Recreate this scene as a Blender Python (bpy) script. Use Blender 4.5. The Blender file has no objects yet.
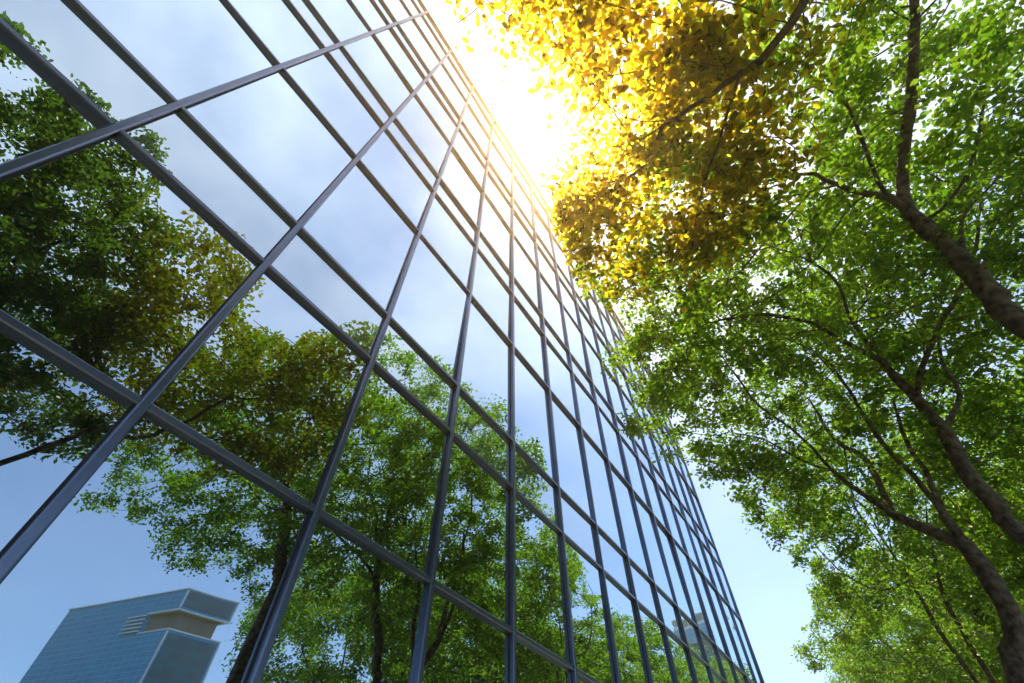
import bpy, math, random
import numpy as np
from mathutils import Matrix, Vector
R = math.radians
rng = np.random.default_rng(7)
random.seed(7)
S = bpy.context.scene
COL = S.collection

# ------------------------------------------------------------------ camera
F, PITCH, ROLL, AZ = 460.93, R(51.905), R(0.0714), R(33.136)
D = 2.6                      # camera stands 2.6 m out from the glass wall
CAM = np.array([D, 0.0, 1.6])

def ray_dir(px, py):
    x, y = px - 512.0, -(py - 341.5)
    c, s = math.cos(ROLL), math.sin(ROLL)
    x, y = x * c - y * s, x * s + y * c
    r, fw, u = x, F * math.cos(PITCH) - y * math.sin(PITCH), F * math.sin(PITCH) + y * math.cos(PITCH)
    v = np.array([r * math.cos(AZ) - fw * math.sin(AZ), r * math.sin(AZ) + fw * math.cos(AZ), u])
    return v / np.linalg.norm(v)

def P3(px, py, hd):          # point in the place, hd = horizontal distance from where the photographer stood
    v = ray_dir(px, py)
    return CAM + v * hd / math.hypot(v[0], v[1])

fwd = ray_dir(512, 341.5)
right = ray_dir(612, 341.5) - fwd * np.dot(ray_dir(612, 341.5), fwd)
right /= np.linalg.norm(right)
up = np.cross(right, fwd)

def project(p):              # (n,3) -> pixels of the photograph, used to compare crown outlines
    q = p - CAM
    z = q @ fwd
    zz = np.where(z > 0.05, z, 0.05)
    return 512 + F * (q @ right) / zz, 341.5 - F * (q @ up) / zz, z > 0.05

cam = bpy.data.cameras.new('camera')
co = bpy.data.objects.new('camera', cam)
COL.objects.link(co)
m = Matrix.Identity(4)
for i in range(3):
    m[i][0], m[i][1], m[i][2], m[i][3] = right[i], up[i], -fwd[i], CAM[i]
co.matrix_world = m
cam.sensor_width = 36
cam.lens = F * 36 / 1024
cam.clip_start, cam.clip_end = 0.05, 3000
S.camera = co

# ------------------------------------------------------------------ light
SUN_AZ, SUN_EL = R(-20.0), R(74.3)
sd = Vector((math.sin(SUN_AZ) * math.cos(SUN_EL), math.cos(SUN_AZ) * math.cos(SUN_EL), math.sin(SUN_EL)))
L = bpy.data.lights.new('sun', 'SUN')
L.energy, L.angle, L.color = 5.0, R(0.6), (1.0, 0.84, 0.56)
lo = bpy.data.objects.new('sun', L)
lo.rotation_euler = sd.to_track_quat('Z', 'Y').to_euler()
COL.objects.link(lo)

W = bpy.data.worlds.new('World')
S.world = W
W.use_nodes = True
nt = W.node_tree
N, K = nt.nodes, nt.links
bg = N['Background']
sky = N.new('ShaderNodeTexSky')
sky.sky_type = 'NISHITA'
sky.sun_disc = False
sky.sun_elevation, sky.sun_rotation = SUN_EL, SUN_AZ
sky.air_density, sky.dust_density, sky.ozone_density = 1.0, 0.5, 2.6
tc = N.new('ShaderNodeTexCoord')
sep = N.new('ShaderNodeSeparateXYZ')
K.new(tc.outputs['Generated'], sep.inputs[0])
# clouds lie on a flat layer: direction / height
add = N.new('ShaderNodeMath'); add.operation = 'ADD'; add.inputs[1].default_value = 0.12
K.new(sep.outputs[2], add.inputs[0])
dx = N.new('ShaderNodeMath'); dx.operation = 'DIVIDE'
dy = N.new('ShaderNodeMath'); dy.operation = 'DIVIDE'
K.new(sep.outputs[0], dx.inputs[0]); K.new(add.outputs[0], dx.inputs[1])
K.new(sep.outputs[1], dy.inputs[0]); K.new(add.outputs[0], dy.inputs[1])
cmb = N.new('ShaderNodeCombineXYZ')
K.new(dx.outputs[0], cmb.inputs[0]); K.new(dy.outputs[0], cmb.inputs[1])
no = N.new('ShaderNodeTexNoise')
no.inputs['Scale'].default_value = 1.7
no.inputs['Detail'].default_value = 9
no.inputs['Roughness'].default_value = 0.52
no.inputs['Distortion'].default_value = 0.0
K.new(cmb.outputs[0], no.inputs['Vector'])
rp = N.new('ShaderNodeValToRGB')
rp.color_ramp.elements[0].position = 0.32
rp.color_ramp.elements[0].color = (0, 0, 0, 1)
rp.color_ramp.elements[1].position = 0.68
rp.color_ramp.elements[1].color = (0.85, 0.85, 0.85, 1)
K.new(no.outputs['Fac'], rp.inputs[0])
mx = N.new('ShaderNodeMix'); mx.data_type = 'RGBA'
hi = N.new('ShaderNodeMapRange')
hi.inputs[1].default_value, hi.inputs[2].default_value = 0.45, 0.85
hi.inputs[3].default_value, hi.inputs[4].default_value = 0.10, 1.0
K.new(sep.outputs[2], hi.inputs[0])
mu = N.new('ShaderNodeMath'); mu.operation = 'MULTIPLY'
K.new(rp.outputs[0], mu.inputs[0]); K.new(hi.outputs[0], mu.inputs[1])
K.new(mu.outputs[0], mx.inputs['Factor'])
K.new(sky.outputs[0], mx.inputs[6])
mx.inputs[7].default_value = (6.3, 6.4, 6.9, 1)
K.new(mx.outputs[2], bg.inputs[0])
bg.inputs[1].default_value = 0.138

S.view_settings.view_transform = 'Standard'
S.view_settings.look = 'None'
S.view_settings.gamma = 1
S.view_settings.exposure = 1.05
S.cycles.max_bounces = 7
S.cycles.diffuse_bounces = 3
S.cycles.glossy_bounces = 3
S.cycles.transmission_bounces = 3
S.cycles.transparent_max_bounces = 4
S.cycles.volume_bounces = 0
S.cycles.use_denoising = True
S.cycles.denoiser = 'OPENIMAGEDENOISE'
S.cycles.sample_clamp_indirect = 6
S.cycles.caustics_reflective = False
S.cycles.use_adaptive_sampling = True
S.cycles.adaptive_threshold = 0.02

# ------------------------------------------------------------------ materials
def new_mat(name):
    mt = bpy.data.materials.new(name)
    mt.use_nodes = True
    t = mt.node_tree
    for n in list(t.nodes):
        t.nodes.remove(n)
    o = t.nodes.new('ShaderNodeOutputMaterial')
    return mt, t, o

def simple(name, col, rough=0.6, metal=0.0, noise=0.0, nscale=4.0, bump=0.0, col2=None):
    mt, t, o = new_mat(name)
    b = t.nodes.new('ShaderNodeBsdfPrincipled')
    b.inputs['Base Color'].default_value = (*col, 1)
    b.inputs['Roughness'].default_value = rough
    b.inputs['Metallic'].default_value = metal
    t.links.new(b.outputs[0], o.inputs[0])
    if noise or bump or col2:
        tc = t.nodes.new('ShaderNodeTexCoord')
        nz = t.nodes.new('ShaderNodeTexNoise')
        nz.inputs['Scale'].default_value = nscale
        nz.inputs['Detail'].default_value = 6
        t.links.new(tc.outputs['Object'], nz.inputs['Vector'])
        mi = t.nodes.new('ShaderNodeMix'); mi.data_type = 'RGBA'
        c2 = col2 or tuple(min(1, c * (1 + noise)) for c in col)
        mi.inputs[6].default_value = (*[c * (1 - noise) for c in col], 1)
        mi.inputs[7].default_value = (*c2, 1)
        rm = t.nodes.new('ShaderNodeMapRange')
        rm.inputs[1].default_value, rm.inputs[2].default_value = 0.32, 0.68
        t.links.new(nz.outputs['Fac'], rm.inputs[0])
        t.links.new(rm.outputs[0], mi.inputs['Factor'])
        t.links.new(mi.outputs[2], b.inputs['Base Color'])
        if bump:
            bp = t.nodes.new('ShaderNodeBump')
            bp.inputs['Strength'].default_value = bump
            bp.inputs['Distance'].default_value = 0.02
            t.links.new(nz.outputs['Fac'], bp.inputs['Height'])
            t.links.new(bp.outputs[0], b.inputs['Normal'])
    return mt

def glass_mat(name, tint, back, lo_, hi_, wav=0.0006):
    # coated facade glass: strong outside reflection over a dim room or panel behind the coating
    mt, t, o = new_mat(name)
    tc = t.nodes.new('ShaderNodeTexCoord')
    nz = t.nodes.new('ShaderNodeTexNoise')
    nz.inputs['Scale'].default_value = 0.9
    nz.inputs['Detail'].default_value = 1.0
    t.links.new(tc.outputs['Object'], nz.inputs['Vector'])
    bp = t.nodes.new('ShaderNodeBump')
    bp.inputs['Strength'].default_value = 1.0
    bp.inputs['Distance'].default_value = wav * 7
    t.links.new(nz.outputs['Fac'], bp.inputs['Height'])
    gl = t.nodes.new('ShaderNodeBsdfGlossy')
    gl.inputs['Color'].default_value = (*tint, 1)
    gl.inputs['Roughness'].default_value = 0.0
    t.links.new(bp.outputs[0], gl.inputs['Normal'])
    df = t.nodes.new('ShaderNodeBsdfDiffuse')
    nz2 = t.nodes.new('ShaderNodeTexNoise')
    nz2.inputs['Scale'].default_value = 1.6
    nz2.inputs['Detail'].default_value = 5
    t.links.new(tc.outputs['Object'], nz2.inputs['Vector'])
    mi = t.nodes.new('ShaderNodeMix'); mi.data_type = 'RGBA'
    mi.inputs[6].default_value = (*[c * 0.7 for c in back], 1)
    mi.inputs[7].default_value = (*[c * 1.35 for c in back], 1)
    t.links.new(nz2.outputs['Fac'], mi.inputs['Factor'])
    t.links.new(mi.outputs[2], df.inputs['Color'])
    lw = t.nodes.new('ShaderNodeLayerWeight')
    lw.inputs['Blend'].default_value = 0.35
    mr = t.nodes.new('ShaderNodeMapRange')
    mr.inputs[3].default_value, mr.inputs[4].default_value = lo_, hi_
    t.links.new(lw.outputs['Facing'], mr.inputs[0])
    ms = t.nodes.new('ShaderNodeMixShader')
    t.links.new(mr.outputs[0], ms.inputs[0])
    t.links.new(df.outputs[0], ms.inputs[1])
    t.links.new(gl.outputs[0], ms.inputs[2])
    t.links.new(ms.outputs[0], o.inputs[0])
    return mt

M = {}
M['glass'] = glass_mat('facade_glass', (0.78, 0.93, 1.0), (0.005, 0.009, 0.009), 0.50, 1.0)
M['spandrel'] = glass_mat('spandrel_glass', (0.80, 0.92, 0.96), (0.10, 0.16, 0.155), 0.42, 0.96)
M['alu'] = simple('anodised_aluminium', (0.13, 0.155, 0.21), 0.30, 0.8, 0.10, 3.0)
M['gasket'] = simple('black_gasket', (0.02, 0.02, 0.022), 0.6)
M['concrete'] = simple('concrete', (0.30, 0.30, 0.29), 0.85, 0, 0.15, 1.5, 0.3)
M['paving'] = simple('paving', (0.28, 0.27, 0.25), 0.85, 0, 0.2, 2.0, 0.3)
M['asphalt'] = simple('asphalt', (0.05, 0.05, 0.052), 0.9, 0, 0.3, 30.0, 0.4)
M['ground'] = simple('soil_and_grass', (0.07, 0.10, 0.035), 0.95, 0, 0.4, 0.6)
M['white'] = simple('white_cladding', (0.62, 0.64, 0.66), 0.5, 0, 0.06, 0.5)
M['soffit'] = simple('shaded_soffit', (0.17, 0.145, 0.125), 0.7, 0, 0.15, 0.6)  # shade inside the tower notch put into the colour
M['bark'] = simple('bark', (0.05, 0.034, 0.026), 0.92, 0, 0.35, 14.0, 1.0, col2=(0.21, 0.155, 0.115))

def leaf_mat(name, c_lo, c_hi, t_lo, t_hi, trans=0.5, refl=1.0, f_lo=(0.42, 0.66, 0.02), f_hi=(0.86, 0.86, 0.06), fk=0.46, fr=0.55):
    # thin blades pass light two ways: evenly scattered, and a forward lobe that glows when the sun is right behind
    mt, t, o = new_mat(name)
    g = t.nodes.new('ShaderNodeNewGeometry')
    def mixc(a, b):
        mi = t.nodes.new('ShaderNodeMix'); mi.data_type = 'RGBA'
        mi.inputs[6].default_value = (*a, 1); mi.inputs[7].default_value = (*b, 1)
        t.links.new(g.outputs['Random Per Island'], mi.inputs['Factor'])
        return mi.outputs[2]
    pb = t.nodes.new('ShaderNodeBsdfPrincipled')
    pb.inputs['Roughness'].default_value = 0.42
    pb.inputs['Specular IOR Level'].default_value = 0.45 * refl
    t.links.new(mixc(c_lo, c_hi), pb.inputs['Base Color'])
    tr = t.nodes.new('ShaderNodeBsdfTranslucent')
    t.links.new(mixc(t_lo, t_hi), tr.inputs['Color'])
    ms = t.nodes.new('ShaderNodeMixShader')
    rf = t.nodes.new('ShaderNodeBsdfRefraction')
    rf.distribution = 'GGX'
    rf.inputs['Roughness'].default_value = fr
    rf.inputs['IOR'].default_value = 1.3
    t.links.new(mixc(f_lo, f_hi), rf.inputs['Color'])
    m2 = t.nodes.new('ShaderNodeMixShader')
    m2.inputs[0].default_value = fk
    t.links.new(tr.outputs[0], m2.inputs[1]); t.links.new(rf.outputs[0], m2.inputs[2])
    ms.inputs[0].default_value = trans
    t.links.new(pb.outputs[0], ms.inputs[1]); t.links.new(m2.outputs[0], ms.inputs[2])
    t.links.new(ms.outputs[0], o.inputs[0])
    return mt

M['leaf'] = leaf_mat('green_leaf', (0.022, 0.060, 0.008), (0.055, 0.105, 0.016), (0.12, 0.36, 0.010), (0.36, 0.62, 0.03), 0.58)
M['leaf_gold'] = leaf_mat('sun_glow_leaf', (0.022, 0.060, 0.006), (0.055, 0.10, 0.010), (0.10, 0.24, 0.006), (0.24, 0.34, 0.010), 0.66, f_lo=(0.70, 0.60, 0.02), f_hi=(1.0, 0.60, 0.02), fk=0.66, fr=0.65)  # golden sun flare put into the transmitted leaf colour
M['leaf_dark'] = leaf_mat('dimmed_green_leaf', (0.016, 0.040, 0.008), (0.035, 0.075, 0.014), (0.06, 0.16, 0.01), (0.15, 0.30, 0.02), 0.45, fk=0.3)  # darkened copy of the green leaf, dims the trees mirrored in the glass

def tower_glass(name, base, base2, sx, sz, rough=0.12, line=(0.30, 0.36, 0.40)):
    mt, t, o = new_mat(name)
    tc = t.nodes.new('ShaderNodeTexCoord')
    br = t.nodes.new('ShaderNodeTexBrick')
    br.offset = 0.0
    br.inputs['Color1'].default_value = (*base, 1)
    br.inputs['Color2'].default_value = (*base2, 1)
    br.inputs['Mortar'].default_value = (*line, 1)
    br.inputs['Scale'].default_value = 1.0
    br.inputs['Mortar Size'].default_value = 0.03
    br.inputs['Brick Width'].default_value = sx
    br.inputs['Row Height'].default_value = sz
    t.links.new(tc.outputs['UV'], br.inputs['Vector'])
    b = t.nodes.new('ShaderNodeBsdfPrincipled')
    b.inputs['Roughness'].default_value = rough
    b.inputs['Metallic'].default_value = 0.0
    b.inputs['Specular IOR Level'].default_value = 0.2
    t.links.new(br.outputs[0], b.inputs['Base Color'])
    t.links.new(b.outputs[0], o.inputs[0])
    return mt
M['tower'] = tower_glass('tower_curtain_glass', (0.004, 0.28, 0.54), (0.003, 0.23, 0.46), 1.0, 0.5, rough=0.35, line=(0.14, 0.40, 0.55))
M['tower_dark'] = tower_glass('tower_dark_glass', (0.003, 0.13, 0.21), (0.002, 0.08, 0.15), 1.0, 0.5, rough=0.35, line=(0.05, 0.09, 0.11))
M['tower_pale'] = tower_glass('tower_pale_glass', (0.16, 0.40, 0.62), (0.10, 0.30, 0.52), 1.6, 1.3)

# ------------------------------------------------------------------ object helpers
def tag(o, label=None, cat=None, group=None, kind=None):
    if label: o['label'] = label
    if cat: o['category'] = cat
    if group: o['group'] = group
    if kind: o['kind'] = kind
    return o

def empty(name, loc=(0, 0, 0)):
    o = bpy.data.objects.new(name, None)
    o.empty_display_size = 0.3
    o.location = loc
    COL.objects.link(o)
    return o

def link_mesh(name, verts, faces, mat, parent=None, smooth=False, uvs=None):
    me = bpy.data.meshes.new(name)
    me.from_pydata([tuple(v) for v in verts], [], faces)
    if uvs is not None:
        ul = me.uv_layers.new(name='UVMap')
        for i, u in enumerate(uvs):
            ul.data[i].uv = u
    me.materials.append(mat)
    me.update()
    if smooth:
        me.polygons.foreach_set('use_smooth', [True] * len(me.polygons))
    o = bpy.data.objects.new(name, me)
    COL.objects.link(o)
    if parent:
        o.parent = parent
        o.location = (-parent.location[0], -parent.location[1], -parent.location[2])
    return o

BOXF = [(0, 3, 2, 1), (4, 5, 6, 7), (0, 1, 5, 4), (1, 2, 6, 5), (2, 3, 7, 6), (3, 0, 4, 7)]
class MB:
    def __init__(s): s.v, s.f = [], []
    def box(s, x0, x1, y0, y1, z0, z1):
        n = len(s.v)
        s.v += [(x0, y0, z0), (x1, y0, z0), (x1, y1, z0), (x0, y1, z0), (x0, y0, z1), (x1, y0, z1), (x1, y1, z1), (x0, y1, z1)]
        s.f += [tuple(n + i for i in f) for f in BOXF]
        return s
    def prism(s, sec, axis, a, b):
        """extrude a 2D outline (counter-clockwise) along an axis"""
        n, k = len(s.v), len(sec)
        for t in (a, b):
            for (p, q) in sec:
                s.v.append((p, q, t) if axis == 'z' else (p, t, q))
        if axis == 'z':
            s.f.append(tuple(n + i for i in reversed(range(k)))); s.f.append(tuple(n + k + i for i in range(k)))
            s.f += [(n + i, n + (i + 1) % k, n + k + (i + 1) % k, n + k + i) for i in range(k)]
        else:
            s.f.append(tuple(n + i for i in range(k))); s.f.append(tuple(n + k + i for i in reversed(range(k))))
            s.f += [(n + i, n + k + i, n + k + (i + 1) % k, n + (i + 1) % k) for i in range(k)]
        return s
    def build(s, name, mat, parent=None, smooth=False):
        return link_mesh(name, s.v, s.f, mat, parent, smooth)

# ------------------------------------------------------------------ ground
tag(MB().box(-400, 400, -400, 400, -0.6, -0.15).build('ground', M['ground']), kind='structure')
tag(MB().box(-0.02, 6.6, -40, 60, -0.3, 0.0).build('pavement', M['paving']), kind='structure')
tag(MB().box(6.6, 6.78, -40, 60, -0.3, 0.012).build('kerb', M['concrete']), kind='structure')
tag(MB().box(13.6, 24, -60, 90, -0.3, -0.13).build('road', M['asphalt']), kind='structure')

# ------------------------------------------------------------------ glass office building
B = empty('office_building', (0, 0, 0))
tag(B, 'large glass curtain wall office building with grey metal mullions reflecting trees and sky', 'building')
levels = [-0.615, -0.41, -0.125, 0.652, 1.237, 1.508, 2.28, 2.885, 3.152, 3.925, 4.53, 4.82, 5.605, 6.18, 6.60]
kinds = ['b', 's', 'g', 'g', 's', 'g', 'g', 's', 'g', 'g', 's', 'g', 'g', 's']
ZL = [1.6 + D * l for l in levels]
YM = [D * (-0.297 + 0.4558 * k) for k in range(-14, 16)]
ROOF = ZL[-1]
Y0, Y1 = YM[0], YM[-1]

def chamf(x0, x1, y0, y1, c):
    return [(x0, y0), (x1 - c, y0), (x1, y0 + c), (x1, y1 - c), (x1 - c, y1), (x0, y1)]

# slab and body behind the glass
MB().box(-22, -0.10, Y0 - 0.02, Y1 - 0.03, 0.0, ROOF - 0.35).build('wall', M['concrete'], B)
MB().box(-22.1, -0.02, Y0 - 0.06, Y1 + 0.02, ROOF - 0.35, ROOF - 0.06).build('roof', M['concrete'], B)
for y in YM:
    mb = MB()
    cuts = [0.0] + [ZL[i] + 0.33 for i in (4, 7, 10)] + [ROOF - 0.032]
    for za, zb in zip(cuts[:-1], cuts[1:]):      # splice joints of the extrusions, one per storey
        mb.prism(chamf(-0.02, 0.050, y - 0.026, y + 0.026, 0.009), 'z', za + 0.002, zb - 0.002)
    mo = mb.build('mullion', M['alu'], B)
    MB().box(-0.015, 0.005, y - 0.036, y + 0.036, 0.01, ROOF - 0.04).build('gasket', M['gasket'], mo)
for i, z in enumerate(ZL):
    if i == 0: continue
    h = 0.024
    sec = [(-0.018, z - h), (0.036, z - h), (0.044, z - h + 0.008), (0.044, z + h - 0.008), (0.036, z + h), (-0.018, z + h)]
    if i == len(ZL) - 1:
        MB().prism([(-0.5, z - 0.03), (0.055, z - 0.03), (0.055, z + 0.03), (-0.5, z + 0.03)], 'y', Y0 - 0.08, Y1 + 0.05).build('parapet_cap', M['alu'], B)
        continue
    mb = MB()
    for a, b in zip(YM[:-1], YM[1:]):
        mb.prism(sec, 'y', a + 0.0265, b - 0.0265)
    mb.build('transom', M['alu'], B)

# panes; each is set into its frame by hand and never perfectly flat with its neighbour
cells = []
for r in range(len(ZL) - 1):
    for c in range(len(YM) - 1):
        y0, y1, z0, z1 = YM[c], YM[c + 1], ZL[r], ZL[r + 1]
        q = np.array([[0, y0, z0], [0, y1, z0], [0, y1, z1], [0, y0, z1]])
        u, v, ok = project(q)
        A = 0.0
        if ok.all():
            uu, vv = np.clip(u, 0, 1024), np.clip(v, 0, 683)
            A = abs(0.5 * sum(uu[i] * vv[(i + 1) % 4] - uu[(i + 1) % 4] * vv[i] for i in range(4)))
        cells.append((A, kinds[r], y0, y1, z0, z1))
def pane_geo(mb, y0, y1, z0, z1):
    n = len(mb.v)
    a, b = random.gauss(0, 0.0065), random.gauss(0, 0.0065)
    ya, yb, za, zb = y0 + 0.006, y1 - 0.006, z0 + 0.006, z1 - 0.006
    w, h = (yb - ya) / 2, (zb - za) / 2
    for x in (-0.026, 0.0):
        for sy, sz in ((-1, -1), (1, -1), (1, 1), (-1, 1)):
            mb.v.append((x + sy * w * a + sz * h * b, (ya + yb) / 2 + sy * w, (za + zb) / 2 + sz * h))
    mb.f += [(n, n + 3, n + 2, n + 1), (n + 4, n + 5, n + 6, n + 7), (n, n + 1, n + 5, n + 4), (n + 1, n + 2, n + 6, n + 5), (n + 2, n + 3, n + 7, n + 6), (n + 3, n, n + 4, n + 7)]
for kind, name, mat in (('g', 'window_pane', M['glass']), ('s', 'spandrel_panel', M['spandrel'])):
    cs = sorted([c for c in cells if (c[1] == kind or (kind == 's' and c[1] == 'b'))], key=lambda c: -c[0])
    for c in cs[:100]:
        mb = MB(); pane_geo(mb, *c[2:]); mb.build(name, mat, B)
    mb = MB()
    for c in cs[100:]:
        pane_geo(mb, *c[2:])
    if mb.v:
        tag(mb.build(name, mat, B), kind='stuff')
# end wall round the corner, same glazing
mb = MB()
for k in range(0, 18):
    mb.box(-1.18 * (k + 1) + 0.02, -1.18 * k - 0.06, Y1 - 0.029, Y1 - 0.006, 0.1, ROOF - 0.36)
tag(mb.build('side_glazing', M['glass'], B), 'glazing of the end wall round the corner')

# ------------------------------------------------------------------ far office tower seen in the glass (stands behind the camera)
def mirror_pt(px, py, dist):
    v = ray_dir(px, py); hd = math.hypot(v[0], v[1])
    p = CAM + v * dist / hd
    return np.array([-p[0], p[1], p[2]])

def quad_block(name, base, z0, z1, mat, parent, top_mat=None):
    """prism over a plan polygon with window-grid UVs in metres"""
    n = len(base)
    v = [(x, y, z0) for x, y in base] + [(x, y, z1) for x, y in base]
    f = [(i, (i + 1) % n, n + (i + 1) % n, n + i) for i in range(n)] + [tuple(range(n, 2 * n)), tuple(reversed(range(n)))]
    uv = []
    run = 0
    for i in range(n):
        a, b = base[i], base[(i + 1) % n]
        l = math.hypot(b[0] - a[0], b[1] - a[1])
        uv += [(run, z0), (run + l, z0), (run + l, z1), (run, z1)]
        run += l
    uv += [(0.5, 0.5)] * (2 * n)
    return link_mesh(name, v, f, mat, parent, uvs=uv)

DT = 58.0
C0 = mirror_pt(190, 592, DT)
topz = C0[2]
def at_height(px, py, z):
    v = ray_dir(px, py)
    t = (z - 1.6) / v[2]
    p = CAM + v * t
    return np.array([-p[0], p[1], z])
Lp, Rp = at_height(66, 616, topz), at_height(238, 607, topz)
c0, l0, r0 = C0[:2], Lp[:2], Rp[:2]
ctr = (l0 + r0) / 2
q0 = l0 + r0 - c0
T1 = empty('office_tower', (float(ctr[0]), float(ctr[1]), 0))
tag(T1, 'blue glass office tower with a pale notch near its top, reflected at lower left', 'building')
def hz(px, py, xy):          # height of a pixel's ray where it passes the given plan point (in the reflection)
    v = ray_dir(px, py); d = math.hypot(-xy[0] - CAM[0], xy[1] - CAM[1])
    return 1.6 + v[2] / math.hypot(v[0], v[1]) * d
z_lo = hz(172, 633, c0)      # top of the lower mass
z_hi = hz(182, 613, c0)      # soffit of the upper mass
eL = (l0 - c0) / np.linalg.norm(l0 - c0); eR = (r0 - c0) / np.linalg.norm(r0 - c0)
lenL, lenR = np.linalg.norm(l0 - c0), np.linalg.norm(r0 - c0)
nl = 0.24 * lenL             # the notch runs this far along the long face
cut = c0 + eL * nl
cutq = r0 + eL * nl
poly = lambda *p: [(float(a[0]), float(a[1])) for a in p]
def ccw(p):
    a = sum(p[i][0] * p[(i + 1) % len(p)][1] - p[(i + 1) % len(p)][0] * p[i][1] for i in range(len(p)))
    return p if a > 0 else p[::-1]
full = ccw(poly(c0, l0, q0, r0))
body = ccw(poly(cut, l0, q0, cutq))
sm = np.array([0.02, 0.02])
quad_block('lower_block', full, 0, z_lo, M['tower'], T1)
quad_block('middle_block', body, z_lo + 0.005, z_hi - 0.005, M['tower'], T1)
quad_block('upper_block', full, z_hi, topz, M['tower'], T1)
core = ccw(poly(c0 + eL * nl * .98 + eR * lenR * .0 + eR * 0.4, c0 + eL * (nl * .20) + eR * 1.0, r0 + eL * (nl * .16) - eR * 0.5, r0 + eL * nl * .98 - eR * .3))
quad_block('recessed_floor', core, z_lo + 0.01, z_hi - 0.01, M['soffit'], T1)
quad_block('soffit', ccw(poly(c0 - (eL + eR) * .03, c0 + eL * nl - eR * .06, r0 + eL * nl + eR * .06, r0 + (eR - eL) * .06)), z_hi - 0.05, z_hi + 0.10, M['white'], T1)
quad_block('soffit_shade', ccw(poly(c0 + (eL + eR) * .25, c0 + eL * nl + eR * .25, r0 + eL * nl - eR * .25, r0 + (eL - eR) * .25)), z_hi - 0.09, z_hi - 0.052, M['soffit'], T1)  # dark panel added as the shade under the upper mass
quad_block('terrace_edge', ccw(poly(c0 - (eL + eR) * .03, c0 + eL * nl - eR * .06, r0 + eL * nl + eR * .06, r0 + (eR - eL) * .06)), z_lo - 0.05, z_lo + 0.08, M['white'], T1)
# dark short face, a sheet of glazing proud of the block
def face_strip(name, a, b, z0, z1, mat, off):
    d = np.array([b[0] - a[0], b[1] - a[1]]); l = np.linalg.norm(d); d = d / l
    nrm = np.array([d[1], -d[0]])
    if np.dot(nrm, np.array(a) - ctr) < 0: nrm = -nrm
    base = ccw(poly(a + nrm * 0.01, b + nrm * 0.01, b + nrm * off, a + nrm * off))
    return quad_block(name, base, z0, z1, mat, T1)
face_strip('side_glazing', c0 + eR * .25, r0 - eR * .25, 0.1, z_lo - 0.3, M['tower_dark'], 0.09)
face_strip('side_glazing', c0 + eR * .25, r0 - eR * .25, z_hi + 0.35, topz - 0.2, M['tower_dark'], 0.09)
for p in (c0, r0):
    for (za, zb) in ((0, z_lo - 0.15), (z_hi + 0.13, topz - 0.1)):
        quad_block('corner_trim', ccw(poly(p - eL * .06 - eR * .06, p + eL * .06 - eR * .06, p + eL * .06 + eR * .06, p - eL * .06 + eR * .06)), za, zb, M['white'], T1)
quad_block('roof_edge', ccw(poly(c0 - (eL + eR) * .1, l0 + (eL - eR) * .1, q0 + (eL + eR) * .1, r0 + (eR - eL) * .1)), topz - 0.03, topz + 0.08, M['white'], T1)
# open white grille beside the notch on the long face
g = MB()
nn = np.array([-eL[1], eL[0]])
if np.dot(nn, c0 - ctr) < 0: nn = -nn
for k in range(5):
    z = z_lo + (z_hi - z_lo) * (k + 0.5) / 5
    a = c0 + eL * nl * .97 + nn * .1; b = c0 + eL * nl * 1.62 + nn * .1
    pl = ccw(poly(a, b, b + nn * .12, a + nn * .12))
    n0 = len(g.v)
    g.v += [(x, y, z - .05) for x, y in pl] + [(x, y, z + .05) for x, y in pl]
    g.f += [tuple(n0 + i for i in f) for f in BOXF]
g.build('louvre_grille', M['white'], T1)

# second, round-fronted tower
c1 = mirror_pt(706, 640, 62.0)
zt = hz(706, 621, c1)
T2 = empty('round_tower', (float(c1[0]), float(c1[1]), 0))
tag(T2, 'pale blue tower with rounded front and dark band under its crown, reflected far right', 'building')
def rounded(w, d, n=40, e=3.2):
    o = []
    for i in range(n):
        a = 2 * math.pi * i / n
        ca, sa = math.cos(a), math.sin(a)
        o.append((float(c1[0] + w * math.copysign(abs(ca) ** (2 / e), ca)), float(c1[1] + d * math.copysign(abs(sa) ** (2 / e), sa))))
    return o
quad_block('shaft', rounded(2.1, 2.1), 0, zt - 5.4, M['tower_pale'], T2)
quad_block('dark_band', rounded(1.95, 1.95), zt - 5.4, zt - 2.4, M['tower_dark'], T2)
quad_block('crown', rounded(2.15, 2.15), zt - 2.4, zt - 1.0, M['tower_pale'], T2)
quad_block('roof_ring', rounded(2.2, 2.2), zt - 1.0, zt - 0.7, M['white'], T2)
for k in range(10):
    a = 2 * math.pi * k / 10
    x, y = float(c1[0] + 1.95 * math.cos(a)), float(c1[1] + 1.95 * math.sin(a))
    MB().box(x - .06, x + .06, y - .06, y + .06, zt - 0.7, zt + 0.05).build('crown_post', M['white'], T2)
quad_block('crown_rail', rounded(2.1, 2.1), zt + 0.05, zt + 0.17, M['white'], T2)

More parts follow.
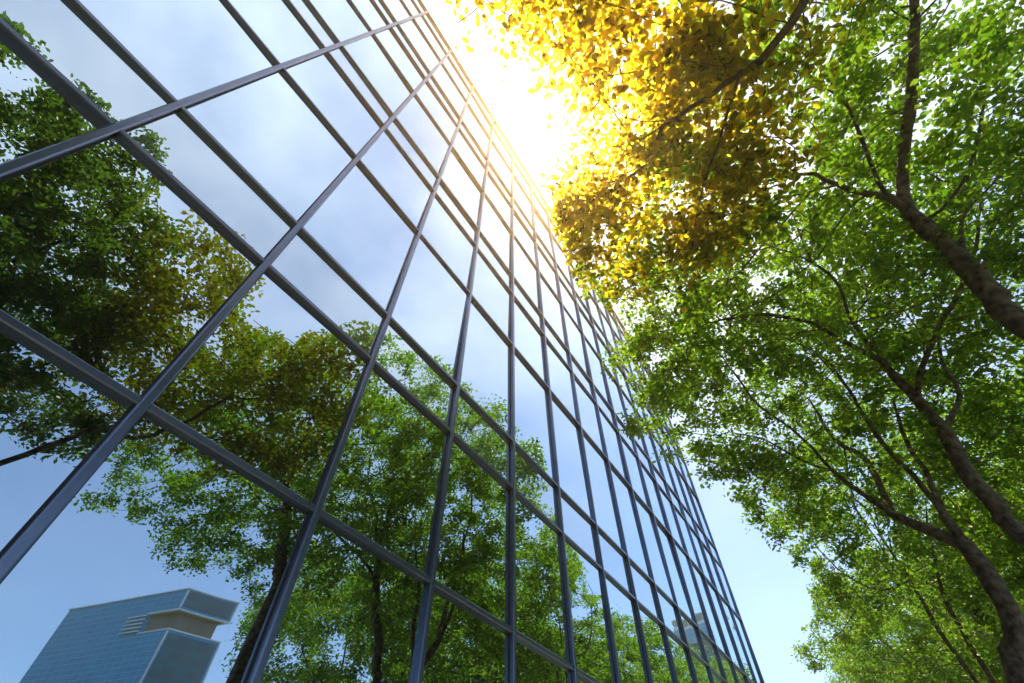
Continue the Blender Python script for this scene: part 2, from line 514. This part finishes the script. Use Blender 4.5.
# ------------------------------------------------------------------ crown outlines
DIRECT = np.array([(445, -400), (445, 0), (449, 42), (470, 58), (477, 84), (491, 95), (497, 112), (537, 109), (552, 101), (567, 108), (540, 122), (560, 146), (541, 172), (545, 190), (553, 212), (560, 240), (568, 262), (582, 297), (600, 300), (611, 322), (600, 343), (600, 375), (618, 417), (621, 445), (640, 460), (664, 462), (692, 482), (724, 496), (745, 506), (741, 531), (766, 552), (794, 555), (796, 577), (812, 594), (815, 619), (798, 629), (779, 652), (783, 690), (783, 1200), (2600, 1200), (2600, -1500), (445, -1500)], float)
REFL = np.array([(-900, -200), (0, 13), (21, 30), (46, 50), (70, 72), (91, 92), (116, 114), (141, 121), (165, 135), (176, 167), (159, 197), (170, 224), (186, 205), (225, 223), (246, 238), (267, 280), (253, 311), (237, 318), (250, 324), (274, 329), (290, 350), (299, 331), (334, 328), (352, 321), (379, 324), (410, 340), (431, 350), (445, 335), (463, 340), (481, 360), (482, 386), (498, 384), (516, 403), (523, 431), (540, 438), (546, 460), (556, 506), (570, 534), (569, 548), (583, 573), (585, 596), (600, 600), (607, 614), (628, 626), (635, 607), (650, 620), (663, 638), (688, 652), (700, 640), (722, 645), (740, 668), (765, 700), (765, 900), (345, 900), (345, 683), (330, 650), (305, 628), (285, 650), (262, 655), (243, 654), (221, 633), (232, 612), (218, 598), (176, 573), (155, 591), (141, 545), (127, 538), (123, 489), (112, 519), (70, 517), (63, 482), (21, 500), (-40, 518), (-900, 700)], float)

def in_poly(u, v, poly):
    n = len(poly); ins = np.zeros(len(u), bool)
    j = n - 1
    for i in range(n):
        xi, yi = poly[i]; xj, yj = poly[j]
        c = ((yi > v) != (yj > v)) & (u < (xj - xi) * (v - yi) / (yj - yi + 1e-12) + xi)
        ins ^= c; j = i
    return ins

def allowed(p, slack=0.0):
    u, v, ok = project(p)
    inf = ok & (u > -60) & (u < 1084) & (v > -60) & (v < 743)
    good = ~inf | in_poly(u, v, DIRECT)
    mp = p * np.array([-1, 1, 1])
    u, v, ok = project(mp)
    inf = ok & (u > -60) & (u < 800) & (v > -60) & (v < 743)
    return good & (~inf | in_poly(u, v, REFL))

# ------------------------------------------------------------------ trees
LIMBS = []                   # (u, v, depth) along the hand-laid limbs: inner boughs carry few leaves on their lower side
def note_limbs(paths):
    for p in paths:
        q = np.array(smooth_path(p, 0.12))
        u, v, ok = project(q)
        d = (q - CAM) @ fwd
        for a, b, c, o_ in zip(u, v, d, ok):
            if o_ and -40 < a < 1064 and -40 < b < 723 and c > 1: LIMBS.append((a, b, c))
TWIG = []
def bare(p, rad=9.0, share=0.85, L=None):
    L = LIMBS if L is None else L
    if not L: return np.zeros(len(p), bool)
    Lm = np.array(L); u, v, ok = project(p); d = (p - CAM) @ fwd
    out = np.zeros(len(p), bool)
    for s in range(0, len(p), 8000):
        e = slice(s, s + 8000)
        dd = (u[e][:, None] - Lm[None, :, 0]) ** 2 + (v[e][:, None] - Lm[None, :, 1]) ** 2
        front = d[e][:, None] < Lm[None, :, 2] + 0.05
        out[e] = ((dd < rad ** 2) & front).any(1) & ok[e]
    return out & (rng.uniform(0, 1, len(p)) < share)

def resample(pts, step):
    out = [pts[0]]
    for a, b in zip(pts[:-1], pts[1:]):
        l = np.linalg.norm(b - a); n = max(1, int(round(l / step)))
        for k in range(1, n + 1): out.append(a + (b - a) * k / n)
    return out

def smooth_path(pts, step):
    """Catmull-Rom through the points"""
    P = [np.array(p, float) for p in pts]
    P = [2 * P[0] - P[1]] + P + [2 * P[-1] - P[-2]]
    out = [P[1]]
    for i in range(1, len(P) - 2):
        l = np.linalg.norm(P[i + 1] - P[i]); n = max(1, int(round(l / step)))
        for k in range(1, n + 1):
            t = k / n
            out.append(0.5 * ((2 * P[i]) + (-P[i - 1] + P[i + 1]) * t + (2 * P[i - 1] - 5 * P[i] + 4 * P[i + 1] - P[i + 2]) * t * t + (-P[i - 1] + 3 * P[i] - 3 * P[i + 1] + P[i + 2]) * t ** 3))
    return out

def grow_tree(paths, attr, step=0.17, kill=0.32, iters=90):
    """space colonisation from hand-laid limbs towards the points where foliage hangs"""
    pos, par = [], []
    for path in paths:
        pts = smooth_path(path, step)
        if not pos:
            pos.append(pts[0]); par.append(-1); last = 0
        else:
            A = np.array(pos); last = int(np.argmin(((A - pts[0]) ** 2).sum(1)))
            if np.linalg.norm(A[last] - pts[0]) > step * 0.6:
                pos.append(pts[0]); par.append(last); last = len(pos) - 1
        for p in pts[1:]:
            j = rng.normal(0, 0.006, 3)
            pos.append(p + j); par.append(last); last = len(pos) - 1
    A = attr.copy()
    Pn = np.array(pos)
    # attach only above the clear stem
    zmin = 3.2
    best = np.full(len(A), 1e9); who = np.zeros(len(A), int)
    idx = np.arange(len(Pn))
    new = idx[Pn[:, 2] > zmin]
    alive = np.ones(len(A), bool)
    for it in range(iters):
        if len(new):
            NP = np.array([pos[i] for i in new])
            for s in range(0, len(NP), 600):
                dd = ((A[:, None, :] - NP[None, s:s + 600, :]) ** 2).sum(2)
                k = dd.argmin(1); dm = dd[np.arange(len(A)), k]
                up_ = dm < best
                best[up_] = dm[up_]; who[up_] = np.array(new)[s:s + 600][k[up_]]
        alive &= best > kill ** 2
        if not alive.any(): break
        ids = np.nonzero(alive)[0]
        tgt = {}
        for a in ids:
            w = who[a]
            d = A[a] - pos[w]
            tgt.setdefault(w, np.zeros(3)); tgt[w] = tgt[w] + d / np.linalg.norm(d)
        new = []
        for w, d in tgt.items():
            n = np.linalg.norm(d)
            if n < 1e-3: d = rng.normal(0, 1, 3); n = np.linalg.norm(d)
            d = d / n
            if par[w] >= 0:
                t = pos[w] - pos[par[w]]; t = t / (np.linalg.norm(t) + 1e-9)
                d = d + 0.35 * t
            d = d + rng.normal(0, 0.13, 3)
            d /= np.linalg.norm(d)
            pos.append(pos[w] + d * step); par.append(w); new.append(len(pos) - 1)
    return np.array(pos), np.array(par)

def pipe_radii(par, tip=0.0045, ex=2.35):
    n = len(par); acc = np.zeros(n); kids = np.zeros(n, int)
    for i in range(n - 1, 0, -1):
        if acc[i] == 0: acc[i] = tip ** ex
        acc[par[i]] += acc[i] * 1.0; kids[par[i]] += 1
    return acc ** (1 / ex), kids

def tube(mbv, mbf, P, Rr, sides):
    n = len(P)
    if n < 2: return
    T = np.gradient(P, axis=0)
    T /= np.linalg.norm(T, axis=1)[:, None] + 1e-9
    ref = np.array([0.0, 0, 1]) if abs(T[0][2]) < 0.8 else np.array([1.0, 0, 0])
    u = np.cross(T[0], ref); u /= np.linalg.norm(u)
    base = len(mbv)
    for i in range(n):
        u = u - T[i] * np.dot(u, T[i]); u /= np.linalg.norm(u) + 1e-9
        w = np.cross(T[i], u)
        for k in range(sides):
            a = 2 * math.pi * k / sides
            mbv.append(P[i] + (u * math.cos(a) + w * math.sin(a)) * Rr[i])
    for i in range(n - 1):
        for k in range(sides):
            a = base + i * sides + k; b = base + i * sides + (k + 1) % sides
            mbf.append((a, b, b + sides, a + sides))
    mbf.append(tuple(base + k for k in reversed(range(sides))))
    mbf.append(tuple(base + (n - 1) * sides + k for k in range(sides)))

def wood(pos, par, rad, kids, root):
    """trunk, limbs (each its own mesh) and one mesh of twigs"""
    n = len(par)
    ch = [[] for _ in range(n)]
    for i in range(1, n): ch[par[i]].append(i)
    tv, tf = [], []
    stack = [(0, -1, True)]
    while stack:
        s, p, is_trunk = stack.pop()
        chain = [s]
        c = s
        while ch[c]:
            nx = max(ch[c], key=lambda k: rad[k])
            for o in ch[c]:
                if o != nx: stack.append((o, c, False))
            chain.append(nx); c = nx
        pts = [pos[k] for k in chain]; rr = [rad[k] for k in chain]
        if p >= 0:
            pts = [pos[p]] + pts; rr = [min(rad[p], rr[0] * 1.15)] + rr
        pts, rr = np.array(pts), np.array(rr)
        if len(rr) > 5:   # soften the steps of the pipe model
            k = np.array([1, 2, 3, 2, 1]) / 9.0
            rp_ = np.pad(rr, 2, mode='edge'); rr = np.convolve(rp_, k, 'valid')
        if is_trunk:
            fl = 1 + 0.55 * np.exp(-pts[:, 2] / 0.25)
            rr = rr * fl
        if rad[s] > 0.028 or is_trunk:
            # knobbly bark: slight radius noise
            rr = rr * (1 + rng.normal(0, 0.035, len(rr)))
            v, f = [], []
            tube(v, f, pts, rr, 12)
            link_mesh('trunk' if is_trunk else 'limb', v, f, M['bark'], root, smooth=True)
        else:
            tube(tv, tf, pts, rr, 4)
    if tv:
        link_mesh('twigs', tv, tf, M['bark'], root, smooth=True)

LEAF = np.array([(0, 0, 0), (0.27, 0.30, 0.07), (0.25, 0.62, 0.06), (0, 1.0, -0.05), (-0.25, 0.62, 0.06), (-0.27, 0.30, 0.07)], float)
def leaf_mesh(name, centers, size, mat, root, droop=0.25, tilt=0.55):
    n = len(centers)
    nrm = rng.normal(0, tilt, (n, 3)); nrm[:, 2] += 1.0
    nrm /= np.linalg.norm(nrm, axis=1)[:, None]
    d = rng.normal(0, 1, (n, 3)); d[:, 2] -= droop
    d -= nrm * (d * nrm).sum(1)[:, None]; d /= np.linalg.norm(d, axis=1)[:, None]
    s = np.cross(d, nrm)
    sz = size * rng.uniform(0.65, 1.25, n)
    wd = rng.uniform(0.85, 1.25, n)
    V = centers[:, None, :] + sz[:, None, None] * (LEAF[None, :, 0:1] * s[:, None, :] * wd[:, None, None] + LEAF[None, :, 1:2] * d[:, None, :] + LEAF[None, :, 2:3] * nrm[:, None, :])
    V = V.reshape(-1, 3)
    me = bpy.data.meshes.new(name)
    me.vertices.add(n * 6); me.vertices.foreach_set('co', V.astype(np.float32).ravel())
    li = (np.arange(n)[:, None] * 6 + np.array([0, 1, 2, 3, 0, 3, 4, 5])[None, :]).ravel()
    me.loops.add(n * 8); me.loops.foreach_set('vertex_index', li.astype(np.int32))
    me.polygons.add(n * 2); me.polygons.foreach_set('loop_start', (np.arange(n * 2) * 4).astype(np.int32))
    me.materials.append(mat)
    me.update(calc_edges=True)
    o = bpy.data.objects.new(name, me); COL.objects.link(o)
    if root:
        o.parent = root
        o.location = (-root.location[0], -root.location[1], -root.location[2])
    return o

def noise3(p, f, seed):
    """cheap smooth pseudo-noise from summed sines, -1..1"""
    q = np.zeros(len(p)); g = np.random.default_rng(seed)
    for k in range(6):
        w = g.normal(0, 1, 3); w = w / np.linalg.norm(w) * f * (1 + 0.35 * k)
        q += np.sin(p @ w + g.uniform(0, 6.28))
    return q / 3.0

def sample_crown(ells, n, seed, carve=True, gap=-0.25, f=2.4):
    out = []
    tot = 0
    vol = np.array([e[3] * e[4] * e[5] for e in ells]); vol = vol / vol.sum()
    g = np.random.default_rng(seed)
    while tot < n:
        pts = []
        for e, w in zip(ells, vol):
            k = int(n * w * 1.5) + 10
            d = g.normal(0, 1, (k, 3)); d /= np.linalg.norm(d, axis=1)[:, None]
            r = g.uniform(0.10, 1, k) ** (1 / 2.6)
            pts.append(np.array(e[:3]) + d * r[:, None] * np.array(e[3:6]))
        p = np.concatenate(pts)
        keep = noise3(p, f, seed + 5) > gap + g.normal(0, 0.15, len(p))
        keep &= p[:, 2] > 3.9
        keep &= p[:, 0] > 0.35
        p = p[keep]
        if carve: p = p[allowed(p)]
        g.shuffle(p)
        out.append(p); tot += len(p)
        if len(out) > 40: break
    return np.concatenate(out)[:n]

def build_tree(name, base, paths, ells, n_attr, n_leaf, leaf, label, cat='tree', seed=1, carve=True, mat='leaf', spread=0.095, gap=-0.25, trunk_r=None, step=0.17, hide_u=None, group=None, extra=None):
    root = empty(name, base)
    tag(root, label, cat, group)
    attr = sample_crown(ells, n_attr, seed, carve, gap)
    if hide_u:               # this crown stops short of the open air over the path
        u, v, ok = project(attr)
        attr = attr[~(ok & (u < hide_u) & (v > -80))]
    if extra is not None:
        attr = np.concatenate([attr, extra])
    pos, par = grow_tree(paths, attr, step=step)
    rad, kids = pipe_radii(par)
    if trunk_r: 
        k = (trunk_r / rad[0])
        rad = np.where(rad > 0.02, rad * (1 + (k - 1) * np.clip((rad - 0.02) / 0.05, 0, 1)), rad)
    wood(pos, par, rad, kids, root)
    cand = np.nonzero((rad < 0.0125) & (pos[:, 2] > 3.6))[0]
    cand = cand[noise3(pos[cand], 7.0, seed + 9) > -0.36]
    if carve:
        big = np.nonzero((rad > 0.02) & (rad < 0.2))[0]
        u, v, ok = project(pos[big]); dd = (pos[big] - CAM) @ fwd
        TWIG[:] = [(a, b, d_) for a, b, d_, o_ in zip(u, v, dd, ok) if o_ and 560 < a < 1050 and -20 < b < 700]
    w = 1.0 / (rad[cand] / 0.005); w /= w.sum()
    pick = rng.choice(cand, n_leaf, p=w)
    c = pos[pick] + rng.normal(0, spread, (n_leaf, 3)) * np.array([1, 1, 0.62])
    if hide_u:
        u, v, ok = project(c)
        c = c[~(ok & (u < hide_u) & (v > -40))]
    if carve:
        c = c[allowed(c)]
        c = c[~bare(c)]
        c = c[~bare(c, 5.0, 0.75, TWIG)]
    c = c[c[:, 0] > 0.2]
    leaf_mesh('crown', c, leaf, M[mat], root)
    return root

PLANS = []
def plan(*a, **k):
    PLANS.append((a, k))
    note_limbs(a[2][:1] if k.get('seed') == 11 else a[2])

# --- the near tree behind the camera whose bough hangs over it (backlit, golden sun glow put into its leaf colour)
bf = (5.0, -0.9, 0)
paths = [[(5.0, -0.9, 0), (4.95, -0.8, 2.2), (4.8, -0.5, 3.8), (4.55, 0.35, 4.6), P3(830, -60, 2.15), P3(805, 0, 2.0), P3(776, 44, 1.92), P3(740, 75, 1.85), P3(664, 126, 1.75), P3(640, 140, 1.72)],
         [(4.8, -0.5, 3.8), (4.9, -0.2, 5.5), (4.5, 0.4, 7.2), (3.9, 0.8, 8.6)],
         [(4.9, -0.2, 5.5), (5.8, 0.2, 6.8), (6.3, 0.6, 8.0)],
         [P3(664, 126, 1.75), P3(640, 170, 1.9), P3(600, 185, 2.1)],
         [P3(740, 75, 1.85), P3(700, 200, 2.3), P3(690, 260, 2.6)]]
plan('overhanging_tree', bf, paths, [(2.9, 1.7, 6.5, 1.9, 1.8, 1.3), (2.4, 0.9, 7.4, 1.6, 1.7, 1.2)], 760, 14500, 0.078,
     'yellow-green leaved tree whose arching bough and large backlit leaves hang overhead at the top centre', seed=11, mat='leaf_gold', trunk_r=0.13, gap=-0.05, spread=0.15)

bh = (5.6, -2.3, 0)
paths = [[bh, (5.55, -2.2, 2.6), (5.2, -1.8, 4.6), (4.5, -1.2, 6.6), (4.0, -0.9, 8.4)],
         [(5.2, -1.8, 4.6), (6.0, -1.4, 6.2), (6.4, -1.0, 8.0)],
         [(5.35, -2.0, 3.9), (4.5, -1.9, 5.2), (3.6, -1.6, 6.4)]]
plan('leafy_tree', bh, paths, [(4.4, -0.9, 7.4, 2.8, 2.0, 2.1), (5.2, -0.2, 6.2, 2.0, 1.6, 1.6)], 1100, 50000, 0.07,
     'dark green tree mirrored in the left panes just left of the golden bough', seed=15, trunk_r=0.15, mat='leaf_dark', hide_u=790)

# --- near tree with the thick limb entering from the right edge
bb = (5.2, 4.5, 0)
L3 = [(1024, 326, 5.25), (995, 297, 5.2), (952, 252, 5.1), (921, 224, 5.0), (910, 214, 4.95)]
paths = [[bb, (5.2, 4.45, 2.4)] + [P3(*q) for q in L3] + [P3(903, 197, 4.9), P3(903, 158, 4.8), P3(910, 116, 4.7), P3(914, 70, 4.6), P3(914, 5, 4.5)],
         [P3(910, 214, 4.95), P3(889, 197, 4.7), P3(878, 183, 4.5), P3(868, 155, 4.2), P3(850, 110, 3.8)],
         [P3(924, 225, 5.0), P3(956, 193, 5.1), P3(973, 155, 5.2), P3(985, 100, 5.3)],
         [P3(975, 275, 5.15), P3(962, 240, 5.5), P3(966, 211, 5.7), P3(994, 183, 6.0)],
         [P3(889, 197, 4.7), P3(850, 190, 4.4), P3(815, 175, 4.2)]]
plan('leafy_tree', bb, paths, [(4.5, 4.0, 7.6, 3.3, 2.6, 2.4), (6.6, 3.4, 7.4, 2.6, 2.4, 2.2), (4.6, 2.3, 7.9, 1.9, 1.6, 1.4)], 1750, 54000, 0.073,
           'green tree with a thick limb slanting in from the right edge at mid height', seed=21, trunk_r=0.115)

# --- middle tree with the long forking limb
bc = (5.0, 5.9, 0)
L1 = [(1024, 538, 6.75), (1001, 510, 6.7), (966, 471, 6.6), (945, 431, 6.5), (910, 392, 6.4), (882, 361, 6.3), (850, 318, 6.1), (840, 287, 5.9), (812, 262, 5.6), (769, 246, 5.2)]
paths = [[bc, (4.95, 6.0, 2.2)] + [P3(*q) for q in L1],
         [P3(918, 400, 6.42), P3(917, 392, 6.4), P3(924, 361, 6.5), P3(945, 315, 6.6), P3(963, 283, 6.7), P3(977, 241, 6.8), P3(980, 200, 6.9)],
         [P3(924, 361, 6.5), P3(924, 343, 6.4), P3(910, 318, 6.2), P3(882, 290, 6.0)],
         [P3(945, 431, 6.5), P3(959, 396, 6.9), P3(942, 361, 7.2), P3(938, 330, 7.4)],
         [P3(882, 361, 6.3), P3(850, 345, 6.2), P3(815, 325, 6.0), P3(770, 315, 5.8), P3(720, 320, 5.6)],
         [P3(812, 262, 5.6), P3(800, 235, 5.6), P3(790, 205, 5.5)],
         [P3(850, 318, 6.1), P3(866, 300, 6.2), P3(862, 270, 6.3)]]
plan('leafy_tree', bc, paths, [(4.0, 6.0, 7.4, 3.3, 2.3, 2.5), (6.2, 6.6, 7.0, 2.6, 2.4, 2.4)], 1500, 44000, 0.072,
           'green tree with a long upward limb forking in two above the lower right trunks', seed=31, trunk_r=0.105)

# --- tree with the heavy trunk in the lower right corner
ba = (3.72, 7.55, 0)
L2 = [(1019, 683, 7.6), (1017, 640, 7.55), (1006, 606, 7.5), (991, 580, 7.4), (966, 545, 7.3), (945, 517, 7.2), (924, 489, 7.1), (892, 453, 7.0), (882, 443, 6.95), (861, 410, 6.9), (836, 371, 6.7), (819, 354, 6.6), (780, 336, 6.4)]
paths = [[ba, (3.74, 7.52, 1.6)] + [P3(*q) for q in L2],
         [P3(966, 545, 7.3), P3(931, 531, 7.3), P3(892, 513, 7.3), P3(861, 492, 7.3), P3(833, 471, 7.3), P3(805, 441, 7.3), P3(780, 420, 7.2), P3(759, 406, 7.1), P3(741, 382, 7.0), P3(720, 354, 6.8)],
         [P3(945, 517, 7.2), P3(925, 470, 7.6), P3(905, 440, 7.9), P3(893, 400, 8.0)],
         [P3(833, 471, 7.3), P3(800, 460, 7.2), P3(765, 440, 7.1), P3(730, 432, 7.0)],
         [P3(861, 410, 6.9), P3(845, 385, 7.2), P3(812, 350, 7.3)],
         [P3(892, 513, 7.3), P3(875, 475, 7.6), P3(862, 455, 7.8), P3(835, 440, 8.0), P3(810, 400, 8.0)]]
plan('leafy_tree', ba, paths, [(3.4, 7.6, 7.4, 3.3, 2.6, 2.5), (4.6, 9.2, 6.6, 3.0, 2.6, 2.4)], 1600, 47000, 0.072,
           'green tree with the heaviest trunk in the lower right corner', seed=41, trunk_r=0.12)

# --- slimmer forked tree behind it
bd = (4.4, 13.4, 0)
paths = [[bd, (4.38, 13.4, 2.5), P3(977, 683, 13.4), P3(938, 629, 13.2), P3(910, 580, 13.0), P3(882, 538, 12.8), P3(864, 506, 12.5), P3(833, 489, 12.0)],
         [(4.39, 13.4, 2.6), P3(994, 683, 13.7), P3(963, 633, 13.5), P3(942, 591, 13.4), P3(931, 541, 13.3), P3(925, 500, 13.2)],
         [P3(942, 591, 13.4), P3(915, 575, 13.2), P3(895, 560, 13.0), P3(880, 530, 12.8)],
         [P3(910, 580, 13.0), P3(880, 590, 12.8), P3(845, 575, 12.5), P3(820, 550, 12.2)],
         [P3(931, 541, 13.3), P3(912, 512, 13.0), P3(885, 492, 12.6)]]
plan('leafy_tree', bd, paths, [(3.9, 12.8, 6.8, 3.0, 3.0, 2.6)], 1000, 40000, 0.072,
           'slim green tree with two thin dark stems left of the heavy corner trunk', seed=51, trunk_r=0.10, step=0.2)

# --- tree behind the camera, only seen in the glass
bg_ = (5.2, -4.6, 0)
paths = [[bg_, (5.2, -4.5, 3.0), (4.9, -4.2, 5.0), (4.4, -3.8, 7.4), (4.0, -3.5, 8.8)],
         [(4.9, -4.2, 5.0), (5.6, -4.6, 6.4), (6.0, -4.9, 8.0)],
         [(5.1, -4.4, 3.9), (4.2, -3.2, 5.2), (3.4, -2.2, 6.2)]]
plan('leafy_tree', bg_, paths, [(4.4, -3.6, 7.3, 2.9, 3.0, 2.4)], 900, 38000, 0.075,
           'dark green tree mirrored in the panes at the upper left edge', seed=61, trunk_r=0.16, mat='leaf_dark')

for a, k in PLANS:
    build_tree(*a, **k)

# --- the rest of the row: one tree grown three ways, copied along the pavement and across it
protos = []
for k in range(3):
    base = (0, 0, 0)
    g = np.random.default_rng(100 + k)
    a = g.uniform(0, 6.28)
    lim = [[(0, 0, 0), (0.05, 0, 2.4), (0.15 * math.cos(a), 0.15 * math.sin(a), 4.2), (0.5 * math.cos(a), 0.5 * math.sin(a), 6.2), (0.4, 0.2, 8.4)]]
    for j in range(4):
        b = a + 1.4 + j * 1.6
        z = 3.2 + 0.5 * j
        lim.append([(0.1 * math.cos(a), 0.1 * math.sin(a), z), (0.9 * math.cos(b), 0.9 * math.sin(b), z + 1.3), (1.9 * math.cos(b), 1.9 * math.sin(b), z + 2.4)])
    lim = [[tuple(np.array(q) + np.array([50.0, 0, 0])) for q in l] for l in lim]
    r = build_tree('leafy_tree', (50, 0, 0), lim, [(50, 0, 6.9, 3.2, 3.2, 2.7)], 620, 38000, 0.10, 'x', seed=70 + k, carve=False, trunk_r=0.15, step=0.24, spread=0.17, group='trees farther along the row')
    protos.append(r)
def copy_tree(r):
    c = r.copy(); COL.objects.link(c)
    for ch in r.children:
        d = ch.copy(); COL.objects.link(d); d.parent = c
        d.location = ch.location
    return c
spots = [
    (4.8, 18.6, 0.94, 0.3, 'green tree standing behind the slim forked tree along the pavement'),
    (3.9, 24.0, 0.98, 1.9, 'bright green tree just beyond the end corner of the glass building'),
    (3.3, 30.0, 1.0, 4.0, 'sunlit green tree whose crown edges the open sky above the bottom edge'),
    (1.9, 36.0, 1.04, 5.2, 'lowest sunlit crown reaching left into the sky at the bottom right'),
    (7.6, 12.6, 1.0, 2.5, 'green tree in the second row behind the heavy lower right trunk'),
    (9.6, 16.4, 1.08, 0.9, 'green tree in the second row behind the slim forked tree'),
    (9.3, 22.0, 1.05, 3.6, 'green tree in the second row seen between the trunks at the bottom right'),
    (8.2, 28.0, 1.08, 2.0, 'far green tree filling the gap behind the second row'),
    (11.8, 11.8, 1.1, 5.5, 'green tree in the second row at the right edge behind the thick limb'),
    (6.2, 41.0, 1.15, 1.1, 'farthest green tree at the end of the row'),
]
for i, (x, y, s, rot, lab) in enumerate(spots):
    o = protos[i] if i < 3 else copy_tree(protos[i % 3])
    o.location = (x, y, 0); o.rotation_euler = (0, 0, rot); o.scale = (s, s, s)
    tag(o, lab, 'tree', 'trees farther along the row')

# ------------------------------------------------------------------ haze added for the glow around the sun
hz_m, t, o = new_mat('sun_glow_haze')
pv = t.nodes.new('ShaderNodeVolumePrincipled')
pv.inputs['Color'].default_value = (1.0, 0.70, 0.32, 1)  # orange of the sun glow put into the scatter colour
pv.inputs['Absorption Color'].default_value = (1, 1, 1, 1)
pv.inputs['Density'].default_value = 0.0038
pv.inputs['Anisotropy'].default_value = 0.80
t.links.new(pv.outputs[0], o.inputs['Volume'])
hb = MB().box(-420, 420, -420, 420, -1.6, 27).build('glow_haze', hz_m)
tag(hb, kind='stuff')
